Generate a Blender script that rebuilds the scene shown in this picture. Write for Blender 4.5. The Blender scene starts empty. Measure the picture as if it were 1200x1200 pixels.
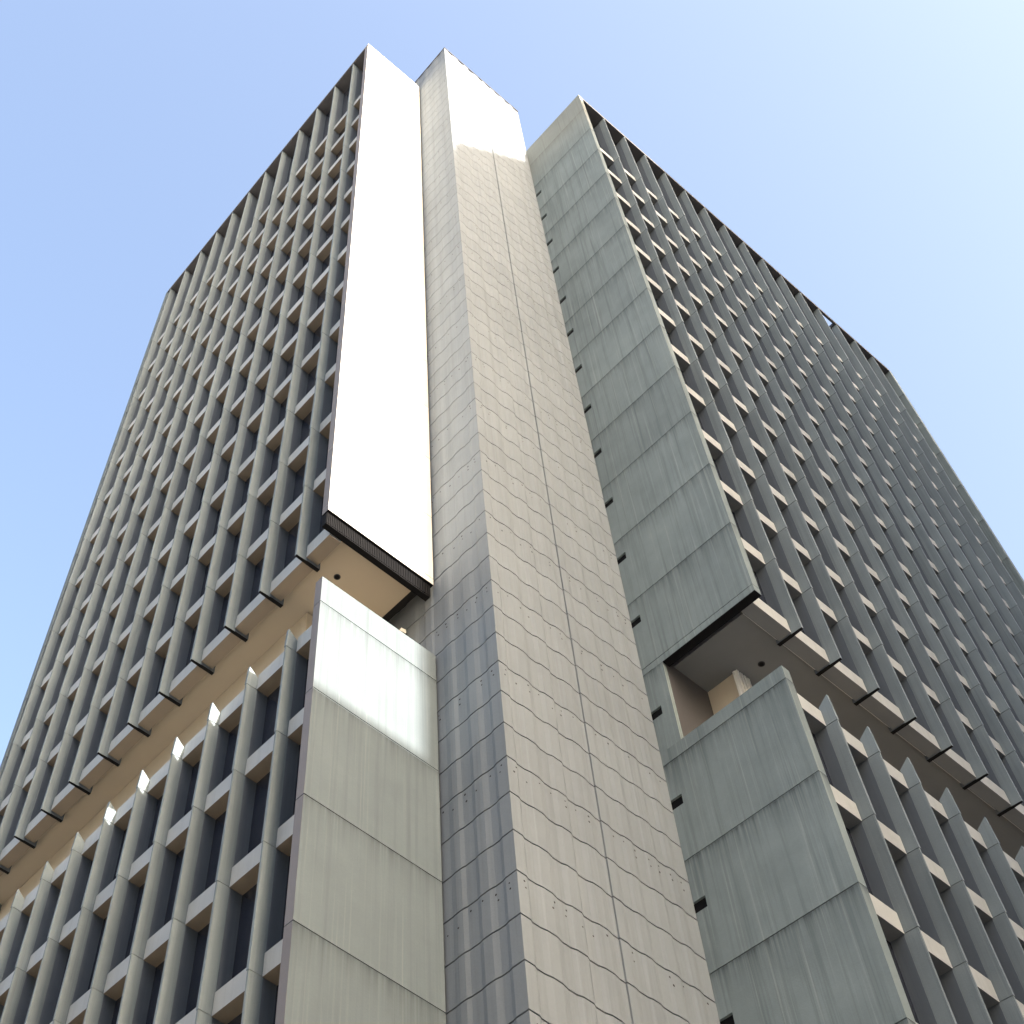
import bpy, math, random
from mathutils import Matrix, Vector
random.seed(7)
scene = bpy.context.scene
COL = scene.collection
G = 2.5                                   # eye height: heights below are written above the eye, then lifted by this

# ---- surveyed dimensions (metres) -------------------------------------------------------------
XL, YL = 13.12, 18.49                     # street line of the west wing, plane of its end wall
XC, YC = 17.415, 16.11                    # corner of the service shaft
XR, YR = 23.86, 11.77                     # gable plane of the south wing, street line of the south wing
H_WEST, H_CORE, H_SOUTH = 91.3, 93.6, 85.7
Z_WEST_FIN, Z_SOUTH_FIN = 35.31, 34.82    # underside of the upper fins
Z_WEST_WALL, Z_SOUTH_WALL = 36.14, 34.85  # underside of the upper end walls
T_WEST, T_SOUTH = 32.56, 31.28            # tops of the lower end walls
LEN_WEST, LEN_SOUTH = 21.9, 28.1
SUN_EL, SUN_AZ = math.radians(22.0), math.radians(4.0)   # azimuth from -Y towards +X

# ---- helpers ----------------------------------------------------------------------------------
class MB:
    """collects polygons; build() links them as one mesh object"""
    def __init__(s):
        s.v, s.f, s.m = [], [], []
    def poly(s, pts, mi=0):
        n = len(s.v)
        s.v += [tuple(p) for p in pts]
        s.f.append(tuple(range(n, n + len(pts)))); s.m.append(mi)
    def box(s, x0, x1, y0, y1, z0, z1, mi=0):
        n = len(s.v)
        s.v += [(x0,y0,z0),(x1,y0,z0),(x1,y1,z0),(x0,y1,z0),(x0,y0,z1),(x1,y0,z1),(x1,y1,z1),(x0,y1,z1)]
        for f in ((0,3,2,1),(4,5,6,7),(0,1,5,4),(1,2,6,5),(2,3,7,6),(3,0,4,7)):
            s.f.append(tuple(n+i for i in f)); s.m.append(mi)
    def prism(s, pts, z0, z1, mi=0, cap=True):
        n = len(s.v); k = len(pts)
        s.v += [(p[0],p[1],z0) for p in pts] + [(p[0],p[1],z1) for p in pts]
        for i in range(k):
            j = (i+1) % k
            s.f.append((n+i, n+j, n+k+j, n+k+i)); s.m.append(mi)
        if cap:
            s.f.append(tuple(n+i for i in reversed(range(k)))); s.m.append(mi)
            s.f.append(tuple(n+k+i for i in range(k))); s.m.append(mi)
    def mesh(s, name, mats):
        me = bpy.data.meshes.new(name)
        me.from_pydata(s.v, [], s.f)
        for m in (mats if isinstance(mats, (list, tuple)) else [mats]): me.materials.append(m)
        for p, mi in zip(me.polygons, s.m): p.material_index = mi
        me.update()
        return me
    def build(s, name, mats, parent=None, loc=(0,0,0)):
        return link(name, s.mesh(name, mats), parent, loc)

def link(name, me, parent=None, loc=(0,0,0)):
    o = bpy.data.objects.new(name, me); COL.objects.link(o); o.location = loc
    if parent: o.parent = parent
    return o

def tag(o, label=None, cat=None, group=None, kind=None):
    if label: o['label'] = label
    if cat: o['category'] = cat
    if group: o['group'] = group
    if kind: o['kind'] = kind
    return o

def thing(name, loc, label, cat):
    return tag(link(name, None, None, loc), label, cat)

# ---- materials --------------------------------------------------------------------------------
def material(name):
    m = bpy.data.materials.new(name); m.use_nodes = True
    nt = m.node_tree; b = nt.nodes['Principled BSDF']
    return m, nt, b
def N(nt, t, **kw):
    n = nt.nodes.new(t)
    for k, v in kw.items(): setattr(n, k, v)
    return n
def math_node(nt, op, a, b=None, clamp=False):
    n = N(nt, 'ShaderNodeMath', operation=op, use_clamp=clamp)
    for i, x in enumerate((a, b)):
        if x is None: continue
        if isinstance(x, (int, float)): n.inputs[i].default_value = x
        else: nt.links.new(x, n.inputs[i])
    return n.outputs[0]
def noise(nt, vec, scale, detail=4, rough=.6):
    n = N(nt, 'ShaderNodeTexNoise'); n.inputs['Scale'].default_value = scale
    n.inputs['Detail'].default_value = detail; n.inputs['Roughness'].default_value = rough
    nt.links.new(vec, n.inputs['Vector'])
    return n.outputs['Fac']
def mapping(nt, vec, sc):
    n = N(nt, 'ShaderNodeMapping'); n.inputs['Scale'].default_value = sc
    nt.links.new(vec, n.inputs['Vector'])
    return n.outputs[0]
def ramp01(nt, x, lo, hi):
    n = N(nt, 'ShaderNodeMapRange'); n.inputs[1].default_value = lo; n.inputs[2].default_value = hi
    nt.links.new(x, n.inputs[0])
    return n.outputs[0]
def mixc(nt, fac, a, b, mode='MIX'):
    n = N(nt, 'ShaderNodeMix', data_type='RGBA', blend_type=mode)
    if isinstance(fac, (int, float)): n.inputs[0].default_value = fac
    else: nt.links.new(fac, n.inputs[0])
    for i, x in ((6, a), (7, b)):
        if isinstance(x, tuple): n.inputs[i].default_value = (*x, 1)
        else: nt.links.new(x, n.inputs[i])
    return n.outputs[2]

def concrete(name, base, dark, pale, streak=.6, pale_amt=.35, blotch=.35, rough=.8, bump=.15,
             drip=None, fine=26.0, spec=.3, piece=.0, head=None):
    """weathered concrete: cloudy tone, vertical rain streaks, optional drips under joints (z0, pitch)"""
    m, nt, b = material(name)
    tc = N(nt, 'ShaderNodeTexCoord'); oi = N(nt, 'ShaderNodeObjectInfo')
    off = N(nt, 'ShaderNodeVectorMath', operation='SCALE'); off.inputs[0].default_value = (61., 47., 29.)
    nt.links.new(oi.outputs['Random'], off.inputs['Scale'])
    add = N(nt, 'ShaderNodeVectorMath', operation='ADD')
    nt.links.new(tc.outputs['Object'], add.inputs[0]); nt.links.new(off.outputs[0], add.inputs[1])
    P = add.outputs[0]
    cloud = noise(nt, P, .55, 5, .6)
    s1 = noise(nt, mapping(nt, P, (4.6, 4.6, .09)), 1.0, 7, .68)
    s2 = noise(nt, mapping(nt, P, (12., 12., .13)), 1.0, 4, .6)
    grain = noise(nt, P, fine, 3, .6)
    c = mixc(nt, math_node(nt, 'MULTIPLY', ramp01(nt, cloud, .35, .7), blotch), base, dark)
    c = mixc(nt, math_node(nt, 'MULTIPLY', ramp01(nt, s1, .50, .68), streak), c, dark)
    c = mixc(nt, math_node(nt, 'MULTIPLY', ramp01(nt, s2, .56, .74), pale_amt), c, pale)
    if drip:
        sep = N(nt, 'ShaderNodeSeparateXYZ'); nt.links.new(tc.outputs['Object'], sep.inputs[0])
        t = math_node(nt, 'FRACT', math_node(nt, 'DIVIDE', math_node(nt, 'SUBTRACT', sep.outputs[2], drip[0]), drip[1]))
        run = ramp01(nt, noise(nt, mapping(nt, P, (7., 7., .05)), 1.0, 6, .75), .36, .74)
        near = math_node(nt, 'POWER', ramp01(nt, t, .55, 1.0), 2.6)
        lip = math_node(nt, 'POWER', ramp01(nt, t, .93, 1.0), 2.0)
        d = math_node(nt, 'ADD', math_node(nt, 'MULTIPLY', math_node(nt, 'MULTIPLY', near, run), drip[2]*1.5), math_node(nt, 'MULTIPLY', lip, drip[2]*.5), True)
        c = mixc(nt, d, c, tuple(x*.5 for x in dark))
    c = mixc(nt, math_node(nt, 'MULTIPLY', ramp01(nt, grain, .35, .75), .18), c, dark)
    if head is not None:                                      # browner towards the roof edge
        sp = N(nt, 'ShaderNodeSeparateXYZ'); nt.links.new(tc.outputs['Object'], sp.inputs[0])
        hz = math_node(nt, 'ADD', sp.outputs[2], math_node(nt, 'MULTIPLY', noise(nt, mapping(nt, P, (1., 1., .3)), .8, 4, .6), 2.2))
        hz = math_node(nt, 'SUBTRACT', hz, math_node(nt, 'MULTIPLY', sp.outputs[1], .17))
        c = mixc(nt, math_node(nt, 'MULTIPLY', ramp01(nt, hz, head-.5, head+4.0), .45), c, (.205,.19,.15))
    if piece:
        ge = N(nt, 'ShaderNodeNewGeometry'); v = math_node(nt, 'ADD', math_node(nt, 'MULTIPLY', ge.outputs['Random Per Island'], piece), 1-piece/2)
        sc = N(nt, 'ShaderNodeVectorMath', operation='SCALE'); nt.links.new(c, sc.inputs[0]); nt.links.new(v, sc.inputs['Scale']); c = sc.outputs[0]
    nt.links.new(c, b.inputs['Base Color'])
    b.inputs['Roughness'].default_value = rough
    b.inputs['Specular IOR Level'].default_value = spec
    bp = N(nt, 'ShaderNodeBump'); bp.inputs['Strength'].default_value = bump; bp.inputs['Distance'].default_value = .02
    nt.links.new(grain, bp.inputs['Height']); nt.links.new(bp.outputs[0], b.inputs['Normal'])
    return m

M = {}
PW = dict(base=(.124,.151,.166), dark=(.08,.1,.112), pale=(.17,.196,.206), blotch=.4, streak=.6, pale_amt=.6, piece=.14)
PS = dict(base=(.208,.248,.250), dark=(.116,.143,.148), pale=(.33,.365,.345), blotch=.5, streak=.8, pale_amt=.6, piece=.14)
M['panel_west'] = concrete('pale washed concrete, west upper', (.58,.565,.52), (.46,.445,.41), (.63,.62,.58), blotch=.3, streak=.5, pale_amt=.4, piece=.06)  # sunlit wall made paler in colour, for a stronger bounce
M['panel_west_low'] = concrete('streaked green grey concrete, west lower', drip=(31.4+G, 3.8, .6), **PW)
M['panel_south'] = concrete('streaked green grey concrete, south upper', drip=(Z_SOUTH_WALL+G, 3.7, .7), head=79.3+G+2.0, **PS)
M['panel_south_low'] = concrete('streaked green grey concrete, south lower', drip=(30.75+G, 3.68, .85), **PS)
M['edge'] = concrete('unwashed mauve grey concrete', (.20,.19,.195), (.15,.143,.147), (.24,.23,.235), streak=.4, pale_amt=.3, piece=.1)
M['fin'] = concrete('slate grey concrete', (.192,.228,.244), (.115,.142,.158), (.26,.29,.295), streak=.6, pale_amt=.45, rough=.75, piece=.2)
M['jamb'] = concrete('dark slate window jamb', (.122,.143,.168), (.08,.097,.117), (.16,.182,.205), streak=.4, pale_amt=.3, rough=.6, bump=.04)  # fin slate darkened, shade of the deep reveal put into the colour
M['spandrel'] = concrete('pale cream concrete', (.44,.455,.445), (.32,.33,.32), (.51,.525,.51), streak=.4, pale_amt=.2, rough=.8, piece=.18)
M['shaft'] = concrete('board marked grey concrete', (.206,.230,.252), (.158,.177,.194), (.253,.279,.301), streak=.6, pale_amt=.45, blotch=.4, fine=14., rough=.85, piece=.07)
M['soffit'] = concrete('painted soffit, west', (.44,.38,.295), (.38,.325,.25), (.47,.41,.325), streak=.0, pale_amt=.0, blotch=.3, rough=.85, bump=.05)  # lit copy, warm street bounce put into the colour
M['under_west'] = concrete('painted underside, west', (.26,.215,.165), (.2,.165,.125), (.3,.25,.2), streak=.0, pale_amt=.0, blotch=.3, rough=.85, bump=.05)  # shade and ground bounce under the spandrels put into the colour
M['soffit_shade'] = concrete('painted soffit, south', (.19,.197,.20), (.15,.156,.158), (.215,.223,.226), streak=.0, pale_amt=.0, blotch=.5, rough=.85, bump=.05)  # shaded copy, street shade put into the colour
M['recess'] = concrete('recessed storey render', (.55,.48,.37), (.46,.40,.30), (.60,.53,.42), streak=.2, pale_amt=.1, rough=.85, bump=.05)
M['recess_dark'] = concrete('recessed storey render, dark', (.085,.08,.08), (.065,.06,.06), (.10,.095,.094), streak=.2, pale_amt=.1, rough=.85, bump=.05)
M['roof'] = concrete('roof slab concrete', (.10,.096,.098), (.07,.068,.072), (.14,.135,.13), streak=.3, rough=.85)
M['lining'] = concrete('dark wall lining', (.030,.032,.036), (.02,.021,.024), (.04,.042,.046), streak=.3, rough=.8, bump=.05)
M['white_trim'] = concrete('white painted metal', (.74,.74,.71), (.6,.6,.58), (.8,.8,.78), streak=.2, rough=.5, bump=.02)

def plain(name, c, rough=.8, spec=.3, metallic=0.):
    m, nt, b = material(name)
    tc = N(nt, 'ShaderNodeTexCoord')
    f = noise(nt, tc.outputs['Object'], 3., 4, .6)
    nt.links.new(mixc(nt, f, tuple(x*.8 for x in c), tuple(min(1, x*1.2) for x in c)), b.inputs['Base Color'])
    b.inputs['Roughness'].default_value = rough; b.inputs['Specular IOR Level'].default_value = spec
    b.inputs['Metallic'].default_value = metallic
    return m
M['black'] = plain('black for joints and underside shade', (.009,.009,.010), .9, .1)  # joints, slots and grille, also shade painted under fins and walls
M['hole'] = plain('tie hole shade', (.035,.034,.032), .9, .1)
M['asphalt'] = plain('asphalt', (.05,.05,.052), .9)
M['paving'] = plain('concrete paving', (.42,.40,.36), .9)
M['kerb'] = plain('granite kerb', (.30,.30,.29), .85)

def glass():
    m, nt, b = material('dark tinted window glass')
    ge = N(nt, 'ShaderNodeNewGeometry'); tc = N(nt, 'ShaderNodeTexCoord')
    f = noise(nt, tc.outputs['Object'], .8, 2, .5)
    c = mixc(nt, ge.outputs['Random Per Island'], (.012,.015,.024), (.03,.035,.05))
    nt.links.new(mixc(nt, f, c, (.02,.024,.036)), b.inputs['Base Color'])
    b.inputs['Roughness'].default_value = .12; b.inputs['Specular IOR Level'].default_value = .35
    return m
M['glass'] = glass()

# ---- camera -----------------------------------------------------------------------------------
F, YAW, PIT, ROL, CX, CY = 1645.56, .2662, .9731, .1668, 289.42, 646.53     # pixels of the 1200 px photograph
a = math.pi/4 + YAW
fw = Vector((math.cos(a)*math.cos(PIT), math.sin(a)*math.cos(PIT), math.sin(PIT)))
rt = Vector((math.sin(a), -math.cos(a), 0)); up = rt.cross(fw)
r2 = rt*math.cos(ROL) + up*math.sin(ROL); u2 = -rt*math.sin(ROL) + up*math.cos(ROL)
cam = bpy.data.cameras.new('camera'); co = bpy.data.objects.new('camera', cam); COL.objects.link(co)
mw = Matrix((r2, u2, -fw)).transposed().to_4x4(); mw.translation = (0, 0, G)
co.matrix_world = mw
cam.sensor_fit = 'HORIZONTAL'; cam.sensor_width = 36.; cam.lens = F/1200*36
cam.shift_x = (600-CX)/1200; cam.shift_y = (CY-600)/1200
cam.clip_start = .1; cam.clip_end = 6000
scene.camera = co
def screen(p):
    d = Vector(p) - Vector((0, 0, G)); w = d.dot(fw)
    return (CX + F*d.dot(r2)/w, CY - F*d.dot(u2)/w) if w > .1 else (9999, 9999)
def screen_area(pts):
    q = [screen(p) for p in pts]
    x0, x1 = max(0, min(p[0] for p in q)), min(1200, max(p[0] for p in q))
    y0, y1 = max(0, min(p[1] for p in q)), min(1200, max(p[1] for p in q))
    return max(0, x1-x0)*max(0, y1-y0)

# ================================ THE OFFICE TOWER ==============================================
RX, RY = 20.0, 20.0
tower = thing('office_tower', (RX, RY, 0), 'grey concrete office tower with finned grid facades and a blank shaft at its corner', 'office tower')
class TB(MB):                                     # world x, y and eye-level z in, tower-local out
    def build(s, name, mats, loc=None, parent=None):
        if loc is None:
            s.v = [(x-RX, y-RY, z+G) for x, y, z in s.v]; return link(name, s.mesh(name, mats), parent or tower)
        return link(name, s.mesh(name, mats), parent or tower, (loc[0]-RX, loc[1]-RY, loc[2]+G))

SET, GLZ = .35, .80                               # spandrel face and glass behind the fin line
Z_LOW = 11.5                                      # the grid is modelled down to here
wing = {
 'west':  dict(fins=[-.3+1.8*k for k in range(1, 13)], length=LEN_WEST, top=H_WEST, zf=Z_WEST_FIN,
               up=[35.45+3.92*k for k in range(13)], low=[30.75, 27.2, 23.3, 19.57, 15.8, 12.0], tip=31.25),
 'south': dict(fins=[.35+1.722*k for k in range(1, 16)], length=LEN_SOUTH, top=H_SOUTH, zf=Z_SOUTH_FIN,
               up=[34.87+3.6*k for k in range(13)], low=[30.61, 26.97, 23.32, 19.7, 16.0, 12.3], tip=31.4),
}
def to_world(w, u, d):                            # u along the facade from the end wall, d depth behind the fin line
    return (XL+d, YL+u) if w == 'west' else (XR+u, YR+d)
def ubox(mb, w, u0, u1, d0, d1, z0, z1, mi=0):
    ax, ay = to_world(w, u0, d0); bx, by = to_world(w, u1, d1)
    mb.box(min(ax,bx), max(ax,bx), min(ay,by), max(ay,by), z0, z1, mi)

# --- fins: blade tapering to the street, one joint a storey; local z = 0 at the joint datum
def fin_mesh(w, z0, z1, joints, name, point=0.0):
    mb = MB()
    def pts(p):
        q = [((d, u) if w == 'west' else (u, d)) for u, d in p]
        return q[::-1] if w == 'west' else q
    def prof(sh):
        return pts([(-.045+sh, sh), (.045-sh, sh), (.06-sh, SET+.03-sh), (-.06+sh, SET+.03-sh)])
    js = sorted(j for j in joints if z0+.2 < j < z1-.2)
    lv = [z0] + js + [z1]; g = .016
    for i in range(len(lv)-1):
        lo, hi = lv[i] + (g if i else 0), lv[i+1] - (g if i < len(lv)-2 else 0)
        mb.prism(prof(0), lo, hi)
        for q in range(len(mb.v)-4, len(mb.v)):   # street edge leans back a little towards the top of each piece
            x, y, z = mb.v[q]
            if (x if w == 'west' else y) < .01: mb.v[q] = (x+.04, y, z) if w == 'west' else (x, y+.04, z)
        if i == 0: mb.m[-2] = 2                   # underside blackened, its shade put into the colour
        if point and i == len(lv)-2:              # top cut on a slant, highest at the street edge
            for q in range(len(mb.v)-4, len(mb.v)):
                x, y, z = mb.v[q]; dep = x if w == 'west' else y
                mb.v[q] = (x, y, z + point*(1-dep/(SET+.03)))
    mb.prism(prof(.015), z0+.01, z1-.01)          # core seen in the open joints
    mb.prism(pts([(-.068, SET+.032), (.068, SET+.032), (.068, GLZ+.1), (-.068, GLZ+.1)]), z0+.012, z1-.12, 1)
    mb.m[-2] = 2
    return mb.mesh(name, [M['fin'], M['jamb'], M['black']])
for w, W in wing.items():
    hi = fin_mesh(w, W['zf'], W['top']-.32, [z+.02 for z in W['up'][1:]], 'fin')
    lo = fin_mesh(w, Z_LOW, W['tip']+.02, [z+.02 for z in W['low']], 'fin', .34)
    for u in W['fins']:
        x, y = to_world(w, u, 0)
        for me in (hi, lo):
            link('fin', me, tower, (x-RX, y-RY, G))

# --- spandrels and windows, one per bay and storey: the hundred largest are parts, the rest one mesh
items_s, items_w = [], []
for w, W in wing.items():
    us = [0.32-.07] + W['fins'] + [W['length']+.07-.32]
    for i in range(len(us)-1):
        u0, u1 = us[i]+.07, us[i+1]-.07
        for lev, roof in ((W['up'], W['top']), (W['low'], 0)):
            for k, z in enumerate(lev):
                items_s.append((w, u0, u1, z))
                if lev is W['up']:
                    zt = lev[k+1] if k+1 < len(lev) else roof-.4
                else:
                    zt = lev[k-1] if k else None
                if zt and zt > z+1: items_w.append((w, u0, u1, z+.62, zt))
def corners(w, u0, u1, d, z0, z1):
    return [(*to_world(w, u, d), z+G) for u in (u0, u1) for z in (z0, z1)]
items_s.sort(key=lambda t: -screen_area(corners(t[0], t[1], t[2], SET, t[3], t[3]+.65)))
items_w.sort(key=lambda t: -screen_area(corners(t[0], t[1], t[2], GLZ, t[3], t[4])))
def spandrel(mb, t):
    w, u0, u1, z = t
    ubox(mb, w, u0, u1, SET, GLZ, z, z+.64)
    mb.m[-6] = 1 if w == 'west' else 2            # underside colour carries its shade
def window(mb, t):
    w, u0, u1, z0, z1 = t
    ubox(mb, w, u0, u1, GLZ-.05, GLZ-.01, z0+.02, z1)
for items, fn, name, mat in ((items_s, spandrel, 'spandrel', [M['spandrel'], M['under_west'], M['soffit_shade']]), (items_w, window, 'window', M['glass'])):
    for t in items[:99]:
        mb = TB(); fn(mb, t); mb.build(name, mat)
    mb = TB()
    for t in items[99:]: fn(mb, t)
    tag(mb.build(name, mat), kind='stuff')

# --- bodies behind the glass, soffits, recessed storey, decks, roofs
for w, W in wing.items():
    L = W['length']
    dep = 20.0
    u0 = .3
    mb = TB(); ubox(mb, w, u0, L-.3, GLZ+.1, dep, W['zf']+1.2, W['top']-.4); mb.build('inner_wall', M['lining'])
    mb = TB(); ubox(mb, w, u0, L-.3, GLZ+.1, dep, -G, 30.4); mb.build('inner_wall', M['lining'])
    mb = TB()                                     # podium below the modelled grid
    ubox(mb, w, 0.02, L-.02, .05, GLZ+.09, -G, Z_LOW-.02); mb.build('podium', M['fin'])
# soffits with a shadow gap round them
mb = TB(); mb.box(XL+.86, XC-.6, YL+.42, YL+LEN_WEST-.3, 35.75, 36.1); mb.build('soffit', M['soffit'])
mb = TB(); mb.box(XR+.55, XR+LEN_SOUTH-.3, YR+.83, YC+2, 35.05, 35.4); mb.build('soffit', M['soffit_shade'])
mb = TB(); mb.box(XR+.55, XR+LEN_SOUTH-.3, YR+.835, YR+.865, 35.02, 35.046); mb.build('soffit_trim', M['white_trim'])
mb = TB(); mb.box(XL+.865, XL+.89, YL+.42, YL+LEN_WEST-.3, 35.72, 35.746); mb.build('soffit_trim', M['recess'])
def downlight(x, y, z):
    mb = TB(); mb.prism([(x+.11*math.cos(i*math.pi/8), y+.11*math.sin(i*math.pi/8)) for i in range(16)], z-.012, z+.01)
    mb.prism([(x+.075*math.cos(i*math.pi/8), y+.075*math.sin(i*math.pi/8)) for i in range(16)], z-.02, z-.0125, 1)
    mb.build('downlight', [M['lining'], M['black']])
downlight(26.26, 13.55, 35.05); downlight(14.76, 20.02, 35.75)  # west disc stands in for a dark smudge on the soffit
# dark ribbed grille closing the gap between the west end wall and its soffit
mb = TB(); mb.box(XL+.025, XC-.12, YL+.10, YL+.30, 35.50, Z_WEST_WALL-.005)
n = 60
for k in range(n):
    x = XL+.04 + (XC-.16-XL-.04)*k/(n-1); mb.box(x, x+.03, YL+.07, YL+.098, 35.53, Z_WEST_WALL-.01)
mb.build('grille', M['black'])
mb = TB(); mb.box(XL+1.8, XC-.05, YL+3.2, YL+LEN_WEST-.3, 30.42, 35.74); mb.build('recess_wall', M['recess'])
mb = TB(); mb.box(XR+2.05, XR+LEN_SOUTH-.3, YR+2.57, YC+2, 30.42, 35.04); mb.build('recess_wall', M['recess'])
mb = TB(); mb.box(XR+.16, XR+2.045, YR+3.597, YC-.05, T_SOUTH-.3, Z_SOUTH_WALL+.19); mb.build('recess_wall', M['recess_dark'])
# fluted white pier at the corner of the recessed storey
mb = TB()
for k in range(4):
    mb.box(XR+2.0+.16*k, XR+2.10+.16*k, YR+2.40, YR+2.55, 30.42, 35.03)
mb.box(XR+1.98, XR+2.65, YR+2.48, YR+2.56, 30.42, 35.03)
mb.build('column', M['white_trim'])
mb = TB(); fx, fy, fz = XC-.14, YL+1.45, 34.95      # small pale wedge added for a lit bit of wall
mb.box(fx+.09, XC+.05, fy-.03, fy+.03, fz-.02, fz+.04, 1)
mb.poly([(fx-.16, fy-.16, fz-.12), (fx+.10, fy-.16, fz-.02), (fx+.10, fy-.16, fz+.16), (fx-.10, fy-.16, fz+.10)])
mb.poly([(fx-.16, fy+.16, fz-.12), (fx-.10, fy+.16, fz+.10), (fx+.10, fy+.16, fz+.16), (fx+.10, fy+.16, fz-.02)])
mb.poly([(fx-.16, fy-.16, fz-.12), (fx-.10, fy-.16, fz+.10), (fx-.10, fy+.16, fz+.10), (fx-.16, fy+.16, fz-.12)])
mb.poly([(fx-.10, fy-.16, fz+.10), (fx+.10, fy-.16, fz+.16), (fx+.10, fy+.16, fz+.16), (fx-.10, fy+.16, fz+.10)])
mb.poly([(fx+.10, fy-.16, fz-.02), (fx-.16, fy-.16, fz-.12), (fx-.16, fy+.16, fz-.12), (fx+.10, fy+.16, fz-.02)])
mb.build('lit_patch_wedge', [M['white_trim'], M['lining']])
# decks of the lower wings
for w, W in wing.items():
    mb = TB(); ubox(mb, w, .3, W['length']-.3, GLZ+.02, GLZ+6, 30.9, 31.1); mb.build('deck', M['paving'])
# roofs
mb = TB(); ubox(mb, 'west', .31, LEN_WEST-.31, 0.0, 20, H_WEST-.32, H_WEST-.02); mb.build('roof_slab', M['roof'])
mb = TB()
f = wing['south']['fins']; h0, h1 = f[11]+.13, f[12]-.13
z0, z1 = H_SOUTH-.32, H_SOUTH-.02
ubox(mb, 'south', .31, LEN_SOUTH-.31, 0, .14, z0, z1)
ubox(mb, 'south', .31, h0, .14, 20, z0, z1)
ubox(mb, 'south', h1, LEN_SOUTH-.31, .14, 20, z0, z1)
ubox(mb, 'south', h0, h1, 5.0, 20, z0, z1)
mb.build('roof_slab', M['roof'])

# --- end walls: storey-high panels with open joints over a dark core
def end_wall(w, z0, z1, joints, mat, x_or_y_end, far=False):
    mb = TB(); g = .014
    lv = [z0] + sorted(j for j in joints if z0+.1 < j < z1-.1) + [z1]
    for i in range(len(lv)-1):
        lo, hi = lv[i] + (g if i else 0), lv[i+1] - (g if i < len(lv)-2 else 0)
        if w == 'west':
            mb.box(XL, x_or_y_end, YL, YL+.3, lo, hi); mb.m[-1] = 2       # mauve grey return edge
        else: mb.box(XR, XR+.3, YR, x_or_y_end, lo, hi)
    if w == 'west': mb.box(XL+.02, x_or_y_end-.02, YL+.02, YL+.28, z0+.02, z1-.02, 1)
    else: mb.box(XR+.02, XR+.28, YR+.02, x_or_y_end-.02, z0+.02, z1-.02, 1)
    if z0 > 0:                                    # black plate standing in for the shade under the wall
        if w == 'west': mb.box(XL+.004, x_or_y_end-.004, YL+.004, YL+.296, z0-.03, z0-.003, 1)
        else: mb.box(XR+.004, XR+.296, YR+.004, YR+3.59, z0-.03, z0-.003, 1)
    return mb.build('end_wall', [mat, M['black'], M['edge']])
SL = .34                                          # strip beside the shaft that holds the vent slots
jw = [Z_WEST_WALL+.3] + [Z_WEST_WALL+3.92*k for k in range(1, 13)]
js = [Z_SOUTH_WALL+.3] + [Z_SOUTH_WALL+3.7*k for k in range(1, 13)]
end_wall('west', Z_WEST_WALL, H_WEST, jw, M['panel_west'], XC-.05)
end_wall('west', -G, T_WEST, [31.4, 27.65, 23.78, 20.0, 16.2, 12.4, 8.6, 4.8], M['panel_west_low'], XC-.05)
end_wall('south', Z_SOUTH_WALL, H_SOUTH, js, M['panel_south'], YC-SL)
end_wall('south', -G, T_SOUTH, [30.75, 27.09, 23.4, 19.7, 16.0, 12.3, 8.6, 4.9], M['panel_south_low'], YC-SL)
# far ends
mb = TB(); mb.box(XL+.01, XL+20, YL+LEN_WEST-.3, YL+LEN_WEST, -G, T_WEST); mb.build('end_wall', M['panel_west_low'])
mb = TB(); mb.box(XL+.01, XL+20, YL+LEN_WEST-.3, YL+LEN_WEST, Z_WEST_FIN, H_WEST); mb.build('end_wall', M['panel_west_low'])
mb = TB(); mb.box(XR+LEN_SOUTH-.3, XR+LEN_SOUTH, YR+.01, YR+20, -G, T_SOUTH); mb.build('end_wall', M['panel_south_low'])
mb = TB(); mb.box(XR+LEN_SOUTH-.3, XR+LEN_SOUTH, YR+.01, YR+20, Z_SOUTH_FIN, H_SOUTH); mb.build('end_wall', M['panel_south_low'])
# pier of the gable that runs through the open storey
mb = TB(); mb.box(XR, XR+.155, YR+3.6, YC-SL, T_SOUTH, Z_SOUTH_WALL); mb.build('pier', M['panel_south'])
# strip beside the shaft with a dark vent slot on every storey
vz = sorted([77.77-3.66*k for k in range(12)] + [32.95, 29.19, 25.5, 21.9, 18.2])
cuts = sorted([(z-.19, z+.18) for z in vz] + [(z-.017, z+.017) for z in js + [30.75, 27.09, 23.4, 19.7] if all(abs(z-q) > .4 for q in vz)])
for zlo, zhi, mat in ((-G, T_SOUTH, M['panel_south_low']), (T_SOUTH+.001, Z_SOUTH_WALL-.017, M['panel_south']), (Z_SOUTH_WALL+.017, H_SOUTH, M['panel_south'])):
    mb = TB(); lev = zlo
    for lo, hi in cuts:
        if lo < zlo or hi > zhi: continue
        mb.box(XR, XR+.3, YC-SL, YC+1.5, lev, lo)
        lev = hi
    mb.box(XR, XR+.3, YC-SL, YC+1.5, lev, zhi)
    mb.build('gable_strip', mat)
for z in vz:
    mb = TB(); mb.box(XR+.07, XR+.29, YC-SL+.003, YC+1.4, z-.187, z+.177); mb.build('vent_slot', M['black'])

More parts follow.
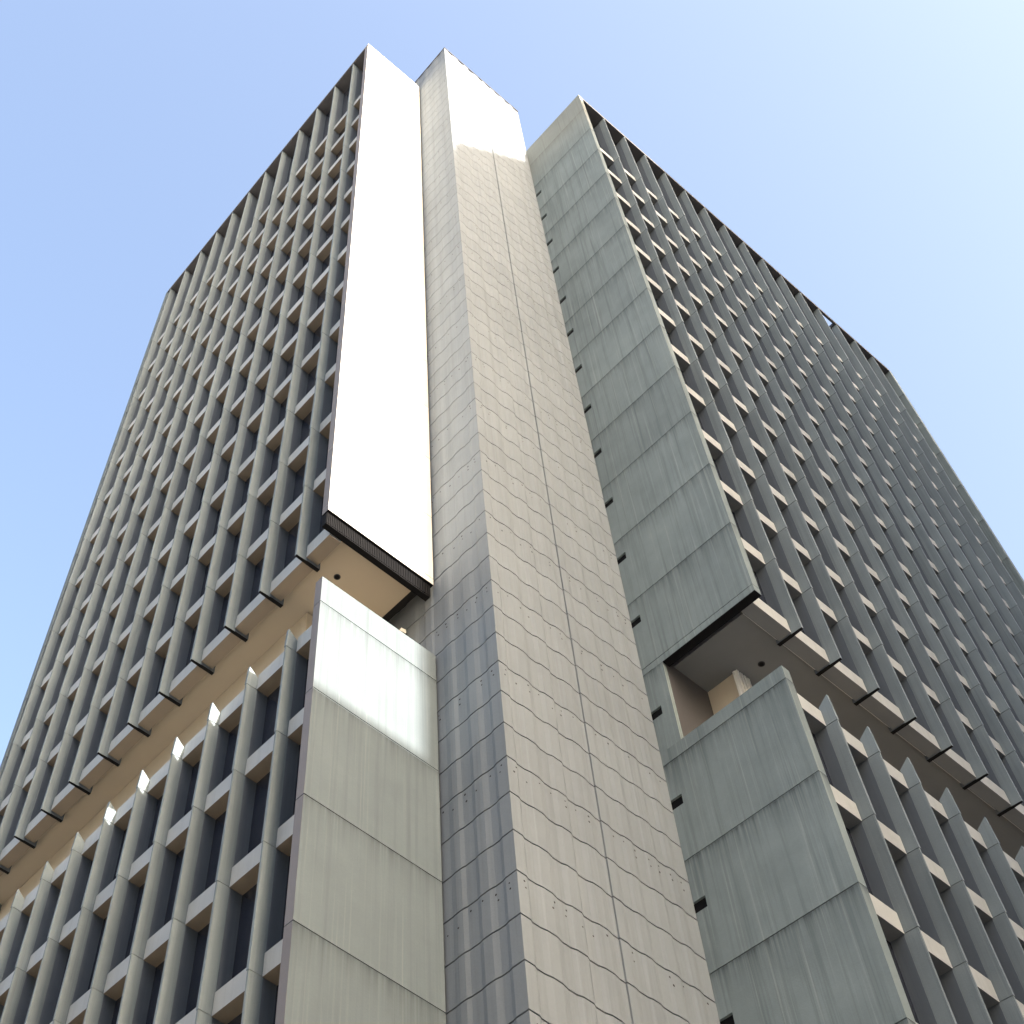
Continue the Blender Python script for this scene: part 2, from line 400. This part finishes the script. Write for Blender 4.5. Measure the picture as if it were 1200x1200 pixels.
# --- service shaft: folded board-marked faces, a joint every 1.26 m
def folded(length, pitch, start=.0):
    pts = []; u = start; k = 0
    rnd = random.Random(int(length*100))
    while u < length-.05:
        wdt = pitch*(.85+.3*rnd.random())
        e = min(u+wdt, length)
        dd = 0.0 if k % 2 == 0 else rnd.uniform(.025, .055)
        pts.append((u, dd))
        pts.append((max(u+.02, e-rnd.uniform(.07, .2)), dd))
        u = e; k += 1
    pts[0] = (pts[0][0], 0.0)
    pts.append((length, pts[-1][1]))
    return pts
south_len = XR-.004-XC; west_len = 6.0
half = 3.225
pa = folded(half-.008, .42); pb = folded(south_len-half-.008, .42)
prof = [(XC+u, YC+d) for u, d in pa] + [(XC+half-.007, YC+.05), (XC+half+.007, YC+.05)] + [(XC+half+.008+u, YC+d) for u, d in pb]
pw = [(u, d*.55) for u, d in folded(west_len, .42)]
left = [(XC+d, YC+u) for u, d in pw][::-1]
ring = left[:-1] + prof                            # from the back of the west face round the corner to the gable
ring += [(XR-.004, YC+west_len+6), (left[0][0], YC+west_len+6)]
jz = [18.78+1.262*k for k in range(-17, 60)]
jz = [z for z in jz if z < H_CORE-.3]
mb = TB(); lev = [-G] + jz + [H_CORE]; g = .024
for i in range(len(lev)-1):
    mb.prism(ring, lev[i] + (g if i else 0), lev[i+1] - (g if i < len(lev)-2 else 0), 0)
inner = [(XC+.07, YC+.07), (XR-.03, YC+.07), (XR-.03, YC+west_len+5.9), (XC+.07, YC+west_len+5.9)]
mb.prism(inner, -G+.02, H_CORE-.02, 1)
# tie holes in every third lift
rnd = random.Random(5)
def disc(cx, cy, cz, nx, ny, r):
    n = 8; tx, ty = -ny, nx
    mb.poly([(cx+tx*r*math.cos(2*math.pi*i/n), cy+ty*r*math.cos(2*math.pi*i/n), cz+r*math.sin(2*math.pi*i/n)) for i in range(n)], 2)
def depth_at(prof_, t, ax):
    for p, q in zip(prof_, prof_[1:]):
        a_, b_ = p[ax], q[ax]
        if min(a_, b_) <= t <= max(a_, b_) and abs(a_-b_) > 1e-6:
            return p[1-ax] + (q[1-ax]-p[1-ax])*(t-a_)/(b_-a_)
    return None
for i, z in enumerate(jz):
    if i % 3 != 2: continue
    for u in [.25+.42*k for k in range(15)]:
        for dz in (-.22, -.42):
            if rnd.random() < .35: continue
            x = XC+u+rnd.uniform(-.05, .05); y = depth_at(prof, x, 0)
            if y is not None and abs(x-XC-half) > .1: disc(x, y-.004, z+dz+rnd.uniform(-.04,.04), 0, -1, rnd.uniform(.022, .036))
    for u in [.25+.42*k for k in range(6)]:
        for dz in (-.22, -.42):
            if rnd.random() < .35: continue
            y = YC+u+rnd.uniform(-.05, .05); x = depth_at(left, y, 1)
            if x is not None: disc(x-.004, y, z+dz+rnd.uniform(-.04,.04), -1, 0, rnd.uniform(.022, .036))
shaft = mb.build('service_shaft', [M['shaft'], M['black'], M['hole']])
mb = TB(); mb.box(XC-.03, XR-.01, YC-.03, YC+12, H_CORE+.003, H_CORE+.09); mb.build('coping', M['roof'], parent=None)

# ================================ THE STREET ====================================================
mb = MB(); mb.box(-1500, 1500, -1500, 1500, -1.0, -.004); tag(mb.build('ground', M['paving']), kind='structure')
mb = MB(); mb.box(-7, 7, -600, 600, 0.0, .004); tag(mb.build('side_road', M['asphalt']), kind='structure')
mb = MB(); mb.box(7.3, 600, -9, 2, .004, .008); tag(mb.build('main_road', M['asphalt']), kind='structure')
mb = MB(); mb.box(8.0, 700, 3.0, 90, 0, .14); tag(mb.build('pavement', M['paving']), kind='structure')

def neighbour(name, loc, label, blocks, wall_mat, pitch=3.6, bay=3.2):
    t = thing(name, loc, label, 'building')
    for (x0, x1, y0, y1, z1, roof) in blocks:
        mb = MB()
    
        pts = roof or [(x0, z1), (x1, z1)]
        ring = [(x0, 0)] + [(x1, 0)] + [p for p in reversed(pts)]
        n = len(ring)
        mb.v += [(x-loc[0], y0-loc[1], z) for x, z in ring] + [(x-loc[0], y1-loc[1], z) for x, z in ring]
        mb.f.append(tuple(range(n))); mb.f.append(tuple(reversed(range(n, 2*n)))); mb.m += [0, 0]
        for i in range(n):
            j = (i+1) % n
            mb.f.append((i, n+i, n+j, j)); mb.m.append(0)
        mb.build('wall', wall_mat, t)
        # strips of glazing standing a little proud, on the face turned to the junction
        k = 0; z = 4.5
        top = min(p[1] for p in pts)
        while z+2 < top-1:
            wb = MB(); wb.box(x0+1-loc[0], x1-1-loc[0], y1-loc[1]+.003, y1-loc[1]+.06, z, z+1.7)
            wb.build('window', M['glass'], t); z += pitch
    return t
M['buff'] = concrete('buff stone', (.17,.165,.155), (.13,.125,.12), (.2,.195,.18), streak=.3)
M['cream'] = concrete('cream render', (.60,.57,.51), (.50,.47,.42), (.66,.63,.57), streak=.3)
M['pale'] = concrete('pale render', (.22,.21,.195), (.18,.17,.16), (.25,.24,.22), streak=.3)
tan_e = math.tan(SUN_EL)/math.cos(SUN_AZ)
YT = -46.0                                         # back plane of the tower that shades the south side
dz_c = (YC-YT)*tan_e + G; sh_x = (YC-YT+10)*math.tan(SUN_AZ)
crown = [(17.0, 75.1), (22.6, 82.9), (23.9, 83.4), (29, 83.5), (31, 84.6), (62, 84.9), (150, 84.9)]
crown = [(x+sh_x, z+dz_c) for x, z in crown]
wingz = 27.8 + (YL-YT)*tan_e + G
neighbour('shading_tower', (40, YT-12, 0), 'tall buff office tower with a sloping crown across the main road', [
    (crown[0][0], crown[-1][0], YT-10, YT, 0, crown)], M['buff'])
neighbour('glow_blocker', (-40, YT-12, 0), 'unseen broad buff block added to cut the low sky glow', [
    (-75, -13, YT-24, YT+6, 88, None)], M['buff'])  # added out of view to block the warm low sky
neighbour('bounce_block', (-25, 70, 0), 'unseen long cream block added to bounce warm light onto the west facade', [
    (-38, -13.5, 8, 135, 36, None)], M['cream'])  # added out of view to bounce warm light and hide blue sky
neighbour('corner_block', (12, YT-12, 0), 'lower pale block beside the tall buff tower across the road', [
    (11.0+sh_x, crown[0][0]-.02, YT-10, YT, wingz, None)], M['pale'])

# ================================ LIGHT =========================================================
world = bpy.data.worlds.new('World'); scene.world = world; world.use_nodes = True
wn = world.node_tree; bg = wn.nodes['Background']
sky = wn.nodes.new('ShaderNodeTexSky'); sky.sky_type = 'NISHITA'; sky.sun_disc = False
sky.sun_elevation = SUN_EL; sky.sun_rotation = math.pi - SUN_AZ
sky.air_density = 1.0; sky.dust_density = 8.5; sky.ozone_density = 1.0; sky.altitude = 0
wn.links.new(sky.outputs[0], bg.inputs['Color']); bg.inputs['Strength'].default_value = .09
sun = bpy.data.lights.new('sun', 'SUN'); sun.energy = 2.3; sun.angle = math.radians(.5); sun.color = (1.0, .93, .84)
so = bpy.data.objects.new('sun', sun); COL.objects.link(so)
d = Vector((math.sin(SUN_AZ)*math.cos(SUN_EL), -math.cos(SUN_AZ)*math.cos(SUN_EL), math.sin(SUN_EL)))
so.rotation_euler = d.to_track_quat('Z', 'Y').to_euler(); so.location = (0, -30, 60)

vs = scene.view_settings
vs.view_transform = 'Standard'; vs.look = 'None'; vs.exposure = 2.95; vs.gamma = 1.0
